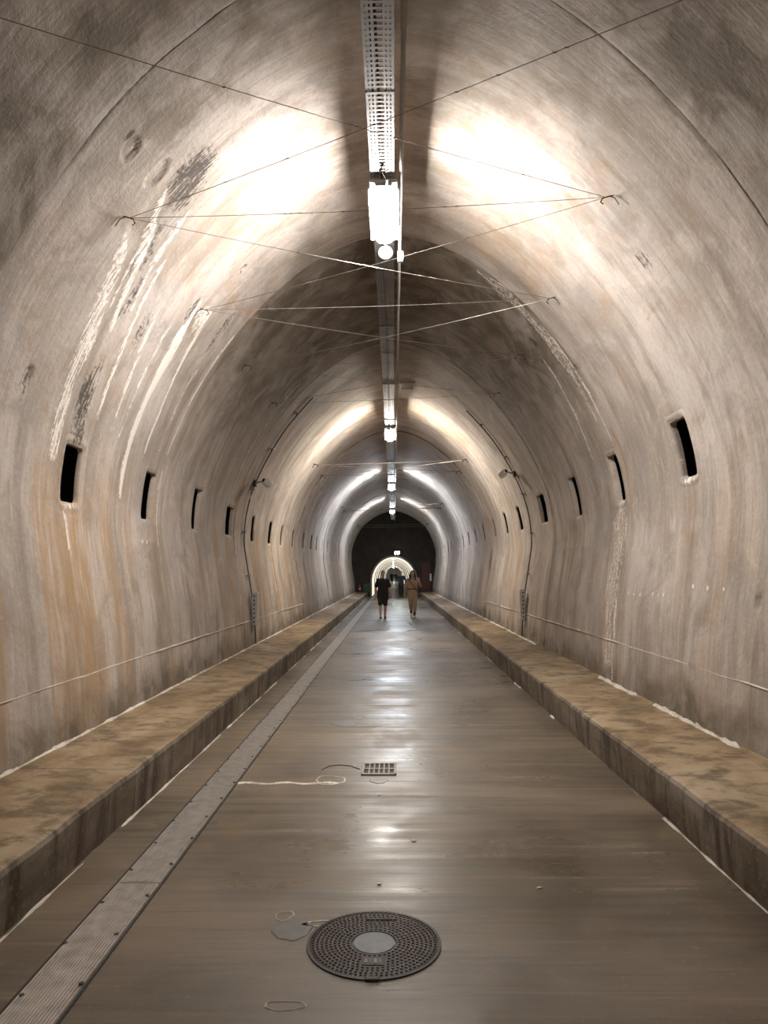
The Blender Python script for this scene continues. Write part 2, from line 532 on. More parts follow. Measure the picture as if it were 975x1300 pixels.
def vault_panel(name, y0, y1, s0, s1, bay, parent):
    if y1 <= 1: dy, ds = .3, .12
    elif y0 < 1: dy, ds = .05, .04
    elif y0 < 13: dy, ds = .022, .022
    elif y0 < 21: dy, ds = .035, .035
    elif y0 < 33: dy, ds = .06, .05
    else: dy, ds = .10, .06
    ys = np.linspace(y0, y1, int((y1 - y0) / dy) + 2)
    ss = np.linspace(s0, s1, int((s1 - s0) / ds) + 2)
    # denser rows hug the joints
    ys = np.unique(np.round(np.r_[ys, y0 + .006, y0 + .014, y1 - .014, y1 - .006], 4))
    for (sy, sc, w, h, ring) in SLOTS_L + SLOTS_R:
        if y0 < sy < y1 and s0 < sc < s1:
            ys = np.r_[ys, [sy + q * w / 2 + e for q in (-1, 1) for e in (-.03, -.012, -.004, .004, .012)]]
            ss = np.r_[ss, [sc + q * h / 2 + e for q in (-1, 1) for e in (-.03, -.012, -.004, .004, .012)]]
    ys = np.unique(np.round(ys, 4)); ss = np.unique(np.round(ss, 4))
    S, Y = np.meshgrid(ss, ys)
    hole = np.zeros(S.shape, bool)
    x, z, nx, nz = section(S)
    d = np.full(S.shape, float(BAY_OFF.get(bay, 0.0)))
    d += .035 * (fbm(Y / 1.4 + 31, S / 1.9 + 40, 3) - .5) + .012 * (fbm(Y / .22, S / .7 + 9, 3) - .5)
    lime = np.zeros(S.shape); mould = np.zeros(S.shape); ochre = np.zeros(S.shape); dirt = np.zeros(S.shape); brown_tone = np.zeros(S.shape)
    je = np.minimum(Y - y0, y1 - Y)
    jw = .6 + .9 * fbm(S / .35 + 3, np.full(S.shape, y0) + 2, 2)
    jv = sstep(.35, .7, fbm(S / .9 + y0 * 3 + (Y > (y0 + y1) / 2) * 4.2, S * 0 + 7.7, 3))
    base_d = .035 * (fbm(Y / 1.4 + 31, S / 1.9 + 40, 3) - .5)
    near0 = Y < (y0 + y1) / 2
    o0, o1, o2 = BAY_OFF.get(bay - 1, 0.), BAY_OFF.get(bay, 0.), BAY_OFF.get(bay + 1, 0.)
    joint_d = np.where(near0, max(o0, o1), max(o1, o2)) + .010
    kj = sstep(.007, .0, je)
    d += .010 * jv * np.exp(-(je / (.02 * jw)) ** 2)
    dirt += (.25 + .6 * jv) * np.exp(-(je / (.016 * jw)) ** 2)
    ochre += .75 * np.exp(-(je / (.16)) ** 2) * sstep(.35, .65, fbm(Y / .12 + 5, S / 1.3 + 8, 3)) * (np.abs(S) > 3.8)
    wob = .018 * (fbm(Y / .10 + 70, S / .10 + 3, 3) - .5) * 2
    for (sy, sc, w, h, ring) in SLOTS_L + SLOTS_R:
        if not (y0 - .8 < sy < y1 + .8) or sc < s0 - 3.2 or sc > s1 + 1.2: continue
        rr = .035
        qx = np.abs(Y - sy) - (w / 2 - rr); qy = np.abs(S - sc) - (h / 2 - rr)
        sd0 = np.hypot(np.maximum(qx, 0), np.maximum(qy, 0)) + np.minimum(np.maximum(qx, qy), 0) - rr
        dep = SLOT_DEPTH.get(sy, .03)
        pit = sstep(.004, -.0035, sd0)
        d += dep * pit
        hole |= (sd0 < -.003)
        sd = sd0 + wob
        d += .012 * sstep(.05, .0, sd) * (1 - pit)
        if ring:
            d += .010 * np.exp(-((sd - .085) / .014) ** 2) - .006 * sstep(.11, .07, sd)
            dirt += (.42 if ring == 2 else .22) * np.exp(-((sd - .088) / .016) ** 2)
            lime += .18 * sstep(.10, .04, sd)
        sg = 1 if sc > 0 else -1
        below = sg * (S - sc) - h / 2
        k = np.exp(-((Y - sy) / (w * .55)) ** 2) * sstep(0, .25, below) * sstep(2.4, .6, below)
        ochre += .55 * k * fbm(Y / .06 + sy, S / 1.1, 3) * 1.4
        lime += .45 * np.exp(-((Y - sy) / (w * .5)) ** 2) * np.exp(-((below - .03) / .035) ** 2)
    for (cy, cs, a, b) in CHIPS:
        if y0 - .5 < cy < y1 + .5 and s0 - .5 < cs < s1 + .5:
            q = np.hypot((Y - cy) / a, (S - cs) / b) + wob * 6
            d += .022 * sstep(1.0, .75, q)
            dirt += .5 * np.exp(-((q - 1.0) / .12) ** 2)
            lime += .25 * sstep(.9, .6, q)
    for (py, ps) in PINS:
        if y0 < py < y1 and s0 < ps < s1:
            q = np.hypot(Y - py, S - ps)
            lime += 1.0 * sstep(.035, .01, q)
    for pts, w, st in LIME:
        if max(p[0] for p in pts) < y0 - .4 or min(p[0] for p in pts) > y1 + .4: continue
        if max(p[1] for p in pts) < s0 - .4 or min(p[1] for p in pts) > s1 + .4: continue
        q, t = seg_dist(Y + .02 * (fbm(Y / .3, S / .25 + 4, 2) - .5), S, pts)
        ww = w * (.45 + 1.1 * fbm(S / .5 + w * 99, Y * 0 + st * 50, 2)) * (1 - .55 * t) * (.25 + .75 * sstep(0, .18, t))
        g = st * sstep(1.25, .55, q / ww) + .30 * st * np.exp(-(q / (ww * 2.4)) ** 2)
        lime = np.maximum(lime, g)
        d -= .012 * st * sstep(1.2, .4, q / ww)
    for (cy, cs, a, b, st) in MOULD:
        if y0 - 1 < cy < y1 + 1 and s0 - 1 < cs < s1 + 1:
            rot = .35
            u = (Y - cy) + (S - cs) * rot * .2
            q = np.hypot(u / a, (S - cs) / b) + .5 * (fbm(Y / .08 + 2, S / .2, 3) - .5)
            mould = np.maximum(mould, st * sstep(1.25, .35, q) * .8)
    # wider ochre water marks on the walls
    low = sstep(4.2, 5.2, np.abs(S))
    ochre += .9 * low * sstep(.50, .72, fbm(Y / .45 + 12, S / 5.0 + 1, 3)) * sstep(1, 3, Y) * (.9 if s0 < -2 else .35)
    ochre += .5 * (np.abs(S) < 2.2) * sstep(.55, .75, fbm(Y / .8 + 50, S / .8 + 9, 3))
    brown_tone += .9 * sstep(.42, .05, z - .31 + .25 * (fbm(Y / .35 + 6, S / .3, 3) - .5))
    brown_tone += .35 * (np.abs(S) > 5.2) * sstep(.55, .75, fbm(Y / .5 + 88, S / 2.2, 3))
    if bay == 7: brown_tone += .40 * sstep(2.8, 1.2, np.abs(S)) * (.6 + .8 * fbm(Y / .9 + 4, S / .7, 3)) * sstep(16.0, 14.0, Y)  # crown of this bay darker brown, fading out down the hall
    if bay == 6: brown_tone += 1.0 * sstep(3.9, 2.2, np.abs(S)) * (.6 + .8 * fbm(Y / .9 + 4, S / .7, 3))  # whole crown of this bay darker brown
    if bay <= 4: brown_tone += (.45 + .55 * sstep(.35, .62, fbm(Y / .45 + 14, S / .6 + 3, 3))) * sstep(5.2, 3.4, np.abs(S)) * 1.15  # nearest vault bays and those behind the viewer darker brown, in blotches
    if bay == 5: brown_tone += .55 * sstep(5.7, 4.8, Y) * sstep(3.2, 1.8, np.abs(S)) + .25 * sstep(.5, .7, fbm(Y / .4 + 4, S / .5 + 33, 3)) * (np.abs(S) < 3)  # crown darker brown towards its near end, plus random patches
    d = d * (1 - kj) + (base_d + joint_d) * kj
    X = x * widen(Y, z) + nx * d; Z = z + nz * d
    nr, nc = S.shape
    me = bpy.data.meshes.new(name)
    V = np.stack([X, Y, Z], -1).reshape(-1, 3)
    idx = np.arange(nr * nc).reshape(nr, nc)
    F = np.stack([idx[:-1, :-1], idx[:-1, 1:], idx[1:, 1:], idx[1:, :-1]], -1).reshape(-1, 4)
    hf = hole.ravel()
    F = F[~(hf[F].all(1))]
    nf = len(F)
    me.vertices.add(len(V)); me.vertices.foreach_set('co', V.astype(np.float32).ravel())
    me.loops.add(nf * 4); me.loops.foreach_set('vertex_index', F.ravel().astype(np.int32))
    me.polygons.add(nf); me.polygons.foreach_set('loop_start', np.arange(nf, dtype=np.int32) * 4)
    me.polygons.foreach_set('use_smooth', np.ones(nf, dtype=bool))
    me.update(calc_edges=True)
    uvl = me.uv_layers.new(name='UVMap')
    UV = np.stack([Y.ravel(), S.ravel()], -1)[F.ravel()]
    uvl.data.foreach_set('uv', UV.astype(np.float32).ravel())
    for nm, a in (('lime', lime), ('mould', mould), ('ochre', ochre), ('dirt', dirt), ('brown_tone', brown_tone)):
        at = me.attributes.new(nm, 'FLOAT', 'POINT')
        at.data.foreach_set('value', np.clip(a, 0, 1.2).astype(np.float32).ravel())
    return link(name, me, M_WALL, parent)


S_SPLIT = 4.02                       # formwork seam above the slots
wl = tag(empty('wall_left', (-2.62, 3, 0)), 'tan board-marked concrete left wall with slots and lime streaks', kind='structure')
wr = tag(empty('wall_right', (2.62, 3, 0)), 'pale grey concrete right wall with a row of deep slots', kind='structure')
ce = tag(empty('ceiling', (0, 3, 5.86)), 'stained concrete vault arching over the tunnel', kind='structure')
for o in (wl, wr, ce): o.location = (0, 0, 0)
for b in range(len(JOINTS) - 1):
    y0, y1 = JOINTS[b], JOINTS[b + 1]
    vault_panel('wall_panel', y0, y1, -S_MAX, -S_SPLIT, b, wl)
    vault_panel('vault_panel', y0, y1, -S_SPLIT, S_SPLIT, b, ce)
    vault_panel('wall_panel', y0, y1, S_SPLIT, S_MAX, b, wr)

# unlit drainage galleries behind the slotted walls
for sg, nm in ((-1, 'wall_gallery_left'), (1, 'wall_gallery_right')):
    m = MB(); y0, y1, x0, x1, z0, z1 = HALL_START, HALL_END + .4, sg * 2.99, sg * 4.6, 1.6, 3.9
    m.add([(x0, y0, z0), (x1, y0, z0), (x1, y1, z0), (x0, y1, z0), (x0, y0, z1), (x1, y0, z1), (x1, y1, z1), (x0, y1, z1)],
          [(0, 1, 2, 3), (4, 5, 6, 7), (1, 2, 6, 5), (0, 1, 5, 4), (2, 3, 7, 6)])
    tag(m.build(nm, M_GALLERY), 'unlit gallery behind the slots of the %s wall' % ('left' if sg < 0 else 'right'), kind='structure')

# ------------------------------------------------------------------ floor
KX = 1.79                            # kerb face
KH = .31


def make_floor():
    f = tag(empty('floor'), 'wet-looking brown polished concrete roadway with cross streaks', kind='structure')
    mb = MB()
    ny = 60
    ys = [HALL_START + (152 - HALL_START) * i / ny for i in range(ny + 1)]
    xs = [-2.66, 2.66]
    vs = [(x, y, 0) for y in ys for x in xs]
    mb.add(vs, [(2 * i, 2 * i + 1, 2 * i + 3, 2 * i + 2) for i in range(ny)])
    mb.build('roadway', M_FLOOR, f)
    def blob(name, x, y, rx, ry, mat, h=.004, seed=0, ring=0.0):
        r = random.Random(seed)
        n = 28; ph = [r.random() * 6.28 for _ in range(4)]
        def rad(a): return 1 + .10 * math.sin(2 * a + ph[0]) + .08 * math.sin(3 * a + ph[1]) + .05 * math.sin(7 * a + ph[2])
        m = MB(); vs = []; fs = []
        scales = [1.0, .96] if not ring else [1.0, .96, 1 - ring + .03, 1 - ring]
        hs = [.0005, h] if not ring else [.0005, h, h, .0005]
        for sc, hh in zip(scales, hs):
            for i in range(n):
                a = 6.28318 * i / n
                vs.append((rx * rad(a) * sc * math.cos(a), ry * rad(a) * sc * math.sin(a), hh))
        for q in range(len(scales) - 1):
            for i in range(n):
                j = (i + 1) % n
                fs.append((q * n + i, q * n + j, q * n + n + j, q * n + n + i))
        if not ring: fs.append(tuple(n + i for i in range(n)))
        m.add(vs, fs)
        return m.build(name, mat, f, (x, y, 0))
    blob('mortar_patch', -.48, 3.50, .085, .095, M_PATCH, .003, 1)
    blob('lime_ring', -.54, 3.645, .045, .05, M_LIME, .003, 2, .14)
    blob('lime_splash', -.335, 3.565, .10, .035, M_LIME, .003, 3, .25)
    blob('lime_ring', -.43, 2.915, .075, .035, M_LIME, .003, 4, .1)
    blob('mortar_patch', -.56, 8.12, .14, .15, M_PATCH, .003, 5)
    blob('mortar_patch', -.42, 8.47, .08, .13, M_PATCH, .003, 6)
    blob('lime_ring', -.52, 5.95, .11, .14, M_LIME, .003, 7, .10)
    blob('mortar_patch', -.13, 5.93, .07, .09, M_PATCH, .003, 8)
    # pale joint running across the roadway beside the grate
    m = MB(); r = random.Random(5)
    xs = [-1.25 + .80 * i / 40 for i in range(41)]
    for i in range(40):
        w0 = .010 + .018 * r.random(); w1 = .010 + .018 * r.random()
        c0 = 5.86 + .02 * math.sin(i * .4); c1 = 5.86 + .02 * math.sin(i * .4 + .4)
        m.add([(xs[i], c0 - w0, .001), (xs[i + 1], c1 - w1, .001), (xs[i + 1], c1 + w1, .003), (xs[i], c0 + w0, .003)], [(0, 1, 2, 3)])
    m.build('joint_filler', M_LIME, f)
    # hairline that curls from the grate
    m = MB()
    m.tube([(-.30, 6.26, .001), (-.38, 6.36, .001), (-.48, 6.40, .001), (-.57, 6.36, .001), (-.62, 6.24, .001)], .005, 5)
    m.build('crack', M_DARK, f)


make_floor()


def make_kerb(side):
    sg = -1 if side == 'left' else 1
    k = tag(empty('raised_kerb_' + side), ('left' if sg < 0 else 'right') + '-hand raised concrete kerb ledge along the foot of the wall', kind='structure')
    ys = [HALL_START]
    y = -2.1 + (0 if sg < 0 else .9)
    while y < HALL_END - 1: ys.append(y); y += 2.4 if sg < 0 else 3.1
    ys.append(HALL_END)
    for i in range(len(ys) - 1):
        a, b = ys[i] + .003, ys[i + 1] - .003
        n = max(2, int((b - a) / .12))
        m = MB(); vs = []; fs = []; mi = []
        for j in range(n + 1):
            y = a + (b - a) * j / n
            e = .018 * (vnoise(y * 2.1 + 40 * sg, 3.3) - .5) + .012 * (vnoise(y * 9 + 40 * sg, 8.3) - .5)
            t = .010 * (vnoise(y * 3 + 9 * sg, 1.3) - .5)
            row = [(KX + .02 + e, -.02), (KX + .012 + e, .05), (KX + e, KH - .03 + t), (KX + .012 + e, KH - .006 + t), (KX + .035 + e, KH + t), (KX + .45, KH + .006), (2.72, KH + .012), (2.72, -.02)]
            vs += [(sg * px, y, pz) for px, pz in row]
        R = 8
        for j in range(n):
            for q in range(R - 1):
                f = (j * R + q, j * R + q + 1, j * R + R + q + 1, j * R + R + q)
                fs.append(f if sg > 0 else f[::-1]); mi.append(0 if q < 3 else 1)
        fs.append(tuple(range(R)) if sg < 0 else tuple(range(R - 1, -1, -1))); mi.append(0)
        e = tuple(n * R + q for q in range(R)); fs.append(e[::-1] if sg < 0 else e); mi.append(0)
        m.add(vs, fs); m.mi = mi
        m.build('kerb_block', [M_KFACE, M_KTOP], k)
    # lime crust where the wall meets the ledge
    def crust(name, x, z, y0, y1, w, hgt, seed, gap=.0, dy=.035):
        m = MB(); vs = []; fs = []
        n = int((y1 - y0) / dy)
        R = 6
        for j in range(n + 1):
            y = y0 + (y1 - y0) * j / n
            far = 1.0 + max(0, (y - 12)) * .03
            amp = w * far * (.2 + 2.0 * float(fbm(np.array(y * 4.0 + seed), np.array(seed * 1.7), 5)) ** 1.9)
            if gap and float(vnoise(y * 1.3 + seed, 4.4)) < gap: amp *= .15
            wob = .5 * w * (float(vnoise(y * 2.3 + seed, .7)) - .5)
            for q in range(R):
                u = q / (R - 1)
                hh = hgt * math.sin(math.pi * u) * (.3 + 1.4 * float(vnoise(y * 14 + seed, q * 1.9)))
                vs.append((sg * (x + wob + amp * (u - .5) * 2), y, z + hh * min(1.0, amp / w) - .002))
        for j in range(n):
            for q in range(R - 1):
                f = (j * R + q, j * R + q + 1, j * R + R + q + 1, j * R + R + q)
                fs.append(f if sg > 0 else f[::-1])
        m.add(vs, fs)
        o = m.build(name, M_LIME, k); o['kind'] = 'stuff'
    if sg < 0:
        crust('lime_crust', 2.605, KH + .01, 4.2, HALL_END, .022, .018, 3)
        crust('lime_line', KX + .004, .0, 2.0, HALL_END, .013, .010, 9, .3)
    else:
        crust('lime_crust', 2.585, KH + .008, 3.5, 9.3, .036, .03, 5, .3, .03)
        crust('lime_crust', 2.60, KH + .01, 13.4, HALL_END, .03, .02, 6)
        crust('lime_line', KX + .004, .0, 2.0, 30, .016, .012, 12, .5)
    # pale pour seam on the wall above the ledge
    m = MB(); vs = []; fs = []
    y0, y1 = (3.0, 24.0) if sg < 0 else (3.0, 22.0)
    n = int((y1 - y0) / .05)
    for j in range(n + 1):
        y = y0 + (y1 - y0) * j / n
        zc = (.785 if sg < 0 else .80) + .012 * (float(vnoise(y * 3, 5 + sg)) - .5) - .003 * max(0, y - 10) * (sg < 0)
        w = .012 * (.3 + 1.3 * float(fbm(np.array(y * 4.0), np.array(9.0 + sg), 3)))
        if float(vnoise(y * .8 + 3, 2.2 + sg)) < .32: w *= .35
        if sg > 0 and 9.4 < y < 10.6: w *= .1
        for u in (-1, -.4, .4, 1):
            s = np.interp(-(zc + u * w), -PROF[200:, 1], PS[200:])
            p = wall_point(y, sg * float(s), -(.003 if abs(u) < .9 else -.010))
            vs.append(tuple(p))
    for j in range(n):
        for q in range(3):
            f = (j * 4 + q, j * 4 + q + 1, j * 4 + 4 + q + 1, j * 4 + 4 + q)
            fs.append(f)
    m.add(vs, fs)
    o = m.build('pour_seam', M_LIME, wl if sg < 0 else wr); o['kind'] = 'stuff'


make_kerb('left')
make_kerb('right')


# ------------------------------------------------------------------ end wall, passage beyond
PW, PH = 1.52, 2.73


def arch_pts(w=PW, h=PH, spring=1.05, n=40):
    pts = [(-w, 0.0), (-w, spring * .5)]
    for i in range(n + 1):
        a = math.pi - math.pi * i / n
        pts.append((w * math.cos(a), spring + (h - spring) * math.sin(a)))
    return pts + [(w, spring * .5), (w, 0.0)]


def make_end():
    ew = tag(empty('wall_end'), 'dark end wall of the hall pierced by a low lit arch', kind='structure')
    inner = arch_pts()
    n = len(inner)
    ss = np.linspace(-S_MAX, S_MAX, n)
    x, z, _, _ = section(ss)
    m = MB()
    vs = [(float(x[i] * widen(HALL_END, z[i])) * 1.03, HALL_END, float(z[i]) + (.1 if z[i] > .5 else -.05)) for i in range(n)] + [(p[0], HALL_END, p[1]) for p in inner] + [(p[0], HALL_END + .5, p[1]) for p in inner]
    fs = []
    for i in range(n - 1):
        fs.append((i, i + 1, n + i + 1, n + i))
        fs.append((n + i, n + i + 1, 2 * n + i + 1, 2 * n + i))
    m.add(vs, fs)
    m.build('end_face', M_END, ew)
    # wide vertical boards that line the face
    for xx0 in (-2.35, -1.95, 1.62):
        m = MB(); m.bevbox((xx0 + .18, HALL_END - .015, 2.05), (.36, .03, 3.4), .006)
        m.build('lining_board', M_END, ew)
    # pale hoop round the mouth
    t = tag(empty('trim_1'), 'pale hoop framing the mouth of the low arch', kind='structure')
    m = MB(); out = arch_pts(PW + .10, PH + .10)
    vs = []
    for off in (-.05, ):
        vs += [(p[0], HALL_END + off, p[1]) for p in out] + [(p[0], HALL_END + off, p[1]) for p in inner] + [(p[0], HALL_END, p[1]) for p in out] + [(p[0], HALL_END + .1, p[1]) for p in inner]
    fs = []
    for i in range(n - 1):
        fs += [(i, i + 1, n + i + 1, n + i), (2 * n + i + 1, 2 * n + i, i, i + 1)[::-1], (n + i, n + i + 1, 3 * n + i + 1, 3 * n + i)]
    m.add(vs, fs)
    m.build('arch_hoop', M_PASS, t)
    # start of the hall, behind the camera
    wb = tag(empty('wall_back'), 'plain concrete wall closing the hall behind the viewer', kind='structure')
    m = MB()
    vs = [(float(x[i]) * 1.03, HALL_START, float(z[i]) + (.1 if z[i] > .5 else -.05)) for i in range(n)]
    m.add(vs, [tuple(range(n))])
    m.build('back_face', M_PASS, wb)
    # passage
    ps = tag(empty('wall_passage'), 'narrow arched concrete passage seen through the end wall', kind='structure')
    ys = [HALL_END + .5 + 9.9 * i for i in range(11)]
    for i in range(10):
        m = MB(); vs = []; fs = []
        sub = 8
        for j in range(sub + 1):
            y = ys[i] + (ys[i + 1] - ys[i]) * j / sub
            ex = .03 if j in (0, sub) else 0
            vs += [(p[0] * (1 + ex), y, p[1] * (1 + ex)) for p in inner]
        for j in range(sub):
            for q in range(n - 1):
                fs.append((j * n + q, j * n + q + 1, j * n + n + q + 1, j * n + n + q))
        m.add(vs, fs)
        m.build('passage_panel', M_PASS, ps, smooth=True)
    m = MB()
    m.add([(p[0] * 1.1, ys[-1], p[1] * 1.1) for p in inner], [tuple(range(n))])
    m.build('passage_end', M_WHITE, ps)
    # things on the end wall
    d = tag(empty('door_1', (2.21, HALL_END - .02, .0)), 'maroon door panel right of the arch in the end wall', kind='structure')
    m = MB(); m.bevbox((0, -.02, 1.32), (.60, .05, 2.0), .008); m.build('door_leaf', M_MAROON, d)
    for zz in (.85, 1.8):
        m = MB(); m.bevbox((0, -.055, zz), (.44, .02, .7), .006); m.build('door_field', M_MAROON, d)
    m = MB(); m.tube([(-.24, -.05, 1.25), (-.24, -.10, 1.25), (-.14, -.10, 1.25)], .012, 6); m.build('handle', M_STEEL, d)
    g = tag(empty('notice_board', (-1.86, HALL_END - .03, KH + .03)), 'low green board leaning by the left foot of the arch', 'board')
    m = MB(); m.bevbox((0, -.02, .30), (.46, .03, .56), .006); m.build('board_panel', M_GREEN, g)
    m = MB()
    for sx in (-.24, .24): m.box((sx, -.02, .29), (.03, .045, .60))
    m.box((0, -.02, .595), (.5, .045, .03)); m.build('board_frame', M_DARK, g)
    e = tag(empty('fire_extinguisher', (-2.36, HALL_END - .16, KH + .012)), 'red fire extinguisher in the left corner by the end wall', 'extinguisher')
    m = MB(); m.lathe([(.075, 0), (.085, .02), (.085, .42), (.06, .49), (.025, .52), (.025, .56)], n=16); m.build('cylinder_body', M_RED, e, smooth=True)
    m = MB(); m.box((0, -.02, .58), (.04, .12, .03)); m.build('valve_head', M_DARK, e)
    m = MB(); m.box((.03, -.083, .25), (.09, .012, .14)); m.build('paper_label', M_WHITE, e)
    m = MB(); m.tube([(.0, .02, .57), (.09, 0, .5), (.10, 0, .25)], .012, 6); m.build('hose', M_DARK, e)
    s = tag(empty('wall_sign', (2.52, HALL_END - .09, 1.32)), 'small upright white sign at the right edge of the end wall', 'sign')
    m = MB(); m.bevbox((0, 0, 0), (.13, .02, .50), .004); m.build('sign_plate', M_WHITE, s)
    m = MB(); m.box((0, .05, 0), (.04, .09, .04)); m.build('bracket', M_STEEL, s)


make_end()


# ------------------------------------------------------------------ lamps
def make_lamp(i, y, e, c, label):
    t = tag(empty('ceiling_lamp', (-.07, y, 5.05)), label, 'lamp', 'ceiling lamps of the hall')
    L = .90
    m = MB(); m.bevbox((0, 0, .115), (.25, L + .06, .05), .012); m.build('housing', M_HOUSE, t)
    m = MB()
    # rounded trough diffuser
    sec = [(-.085, .085), (-.10, .03), (-.08, -.02), (-.04, -.05), (.04, -.05), (.08, -.02), (.10, .03), (.085, .085)]
    vs = []; fs = []
    for yy_, k in ((-L / 2, .75), (-L / 2 + .03, 1), (L / 2 - .03, 1), (L / 2, .75)):
        vs += [(sx * k, yy_, .085 - (.085 - sz) * k) for sx, sz in sec]
    for r in range(3):
        for q in range(7):
            fs.append((r * 8 + q, r * 8 + q + 1, r * 8 + 8 + q + 1, r * 8 + 8 + q))
    fs.append(tuple(range(7, -1, -1))); fs.append(tuple(24 + q for q in range(8)))
    m.add(vs, fs)
    bm_ = m.build('diffuser', emit('lamp_glow_%d' % i, c, e), t)
    bm_['label'] = 'glowing white diffuser'
    for sy in (-1, 1):
        m = MB(); m.bevbox((0, sy * (L / 2 + .012), .078), (.15, .03, .035), .010); m.build('end_cap', M_HOUSE, t)
        m = MB(); m.tube([(.0, sy * .35, .14), (.0, sy * .35, .172)], .008, 6); m.build('suspension_rod', M_STEEL, t)
    for q in range(9):  # unseen louvres, added to narrow the lamp's spread along the tunnel
        for sx in (-1, 1):
            m = MB(); m.box((sx * .120, -L / 2 + L * (q + .5) / 9, .03), (.036, .004, .10)); m.build('added_louvre', M_HOUSE, t)
    m = MB(); m.tube([(.03, -.49, .07), (.035, -.56, .08), (.0, -.61, .12), (-.03, -.58, .15), (.0, -.64, .172)], .010, 6); m.build('cable', M_DARK, t)


LAMP_LABEL = ['ceiling lamp farthest behind the viewer', 'ceiling lamp just behind the viewer', 'nearest and largest glowing ceiling lamp under the cable tray',
              'second glowing ceiling lamp down the tunnel, in the warm lit ring', 'third ceiling lamp down the tunnel, in the outer bluish ring', 'fourth ceiling lamp, last before the dark end wall']
for i, y in enumerate(LAMP_Y):
    make_lamp(i, y, LAMP_E[i], LAMP_C[i], LAMP_LABEL[i])


def passage_lamps():
    glow = emit('passage_glow', (1.0, .95, .86), 7)
    glow2 = emit('passage_glow_deep', (1.0, .97, .90), 60)
    glow3 = emit('passage_glow_end', (1.0, .98, .94), 400)
    ordn = ['first', 'second', 'third', 'fourth', 'fifth', 'sixth', 'seventh', 'eighth', 'ninth', 'tenth']
    for i in range(10):
        y = 51.6 + i * 9.9
        t = tag(empty('passage_lamp', (-.05, y, 2.60)), '%s small lamp on the crown of the far passage counting from the end wall' % ordn[i], 'lamp', 'lamps in the far passage')
        m = MB(); m.bevbox((0, 0, .04), (.14, .66, .05), .01); m.build('housing', M_HOUSE, t)
        m = MB(); m.bevbox((0, 0, -.015), (.12, .6, .07), .02); m.build('diffuser', glow if i < 4 else glow2 if i < 8 else glow3, t)
    hglow = emit('hoop_glow', (1.0, .90, .72), 1.25)
    for i, y in enumerate((50.12, 53.2, 58.5, 65.0, 74.0, 86.0, 103.5, 120.0)):
        t = tag(empty('light_hoop', (0, y, 0)), '%s glowing arched light hoop counting inwards from the mouth of the passage' % ordn[i], 'light hoop', 'light hoops lining the far passage')
        m = MB(); m.tube([(p[0], 0, p[1]) for p in arch_pts(PW - .05, PH - .05)], .034, 6); m.build('glow_tube', hglow, t, smooth=True)
        for sx in (-1, 1):
            m = MB(); m.bevbox((sx * (PW - .06), 0, .03), (.10, .12, .06), .01); m.build('foot', M_DARK, t)
    t = tag(empty('floodlight', (.24, HALL_END - .06, 3.0)), 'small bright floodlight on the end wall above the arch', 'floodlight')
    m = MB(); m.bevbox((0, -.06, 0), (.36, .08, .22), .015); m.build('housing', M_HOUSE, t)
    m = MB(); m.box((0, -.104, 0), (.31, .012, .17)); m.build('lens', emit('flood_glow', (.86, 1.0, .93), 160), t)
    m = MB(); m.tube([(-.19, -.06, 0), (-.19, .03, .02), (.19, .03, .02), (.19, -.06, 0)], .012, 6); m.build('bracket', M_STEEL, t)
    m = MB(); m.tube([(.1, .0, .08), (.1, .04, .3)], .008, 6); m.build('cable', M_DARK, t)


passage_lamps()


# ------------------------------------------------------------------ perforated cable tray along the crown
def tray_mesh(L=1.6, pitch=.05):
    m = MB()
    W2 = .105; z0 = 0.0; th = .003
    # strips across: solid, hole row, solid, hole row, solid, wide slot, solid ...
    cols = [(-.105, -.088, 0), (-.088, -.074, 1), (-.074, -.060, 0), (-.060, -.046, 1), (-.046, -.030, 0), (-.030, .030, 2),
            (.030, .046, 0), (.046, .060, 1), (.060, .074, 0), (.074, .088, 1), (.088, .105, 0)]
    def quad(x0, x1, y0, y1):
        m.add([(x0, y0, z0), (x1, y0, z0), (x1, y1, z0), (x0, y1, z0), (x0, y0, z0 + th), (x1, y0, z0 + th), (x1, y1, z0 + th), (x0, y1, z0 + th)],
              [(3, 2, 1, 0), (4, 5, 6, 7), (0, 1, 5, 4), (1, 2, 6, 5), (2, 3, 7, 6), (3, 0, 4, 7)])
    n = int(L / pitch)
    for (x0, x1, kd) in cols:
        if kd == 0: quad(x0, x1, 0, L)
        elif kd == 1:
            for i in range(n): quad(x0, x1, i * pitch, i * pitch + pitch * .5)
        else:
            for i in range(n): quad(x0, x1, i * pitch, i * pitch + pitch * .42)
    for sx in (-1, 1):
        m.box((sx * (W2 + .001), L / 2, .03), (.003, L, .06))
        m.box((sx * (W2 - .006), L / 2, .06), (.014, L, .003))
    return m.mesh('tray_segment')


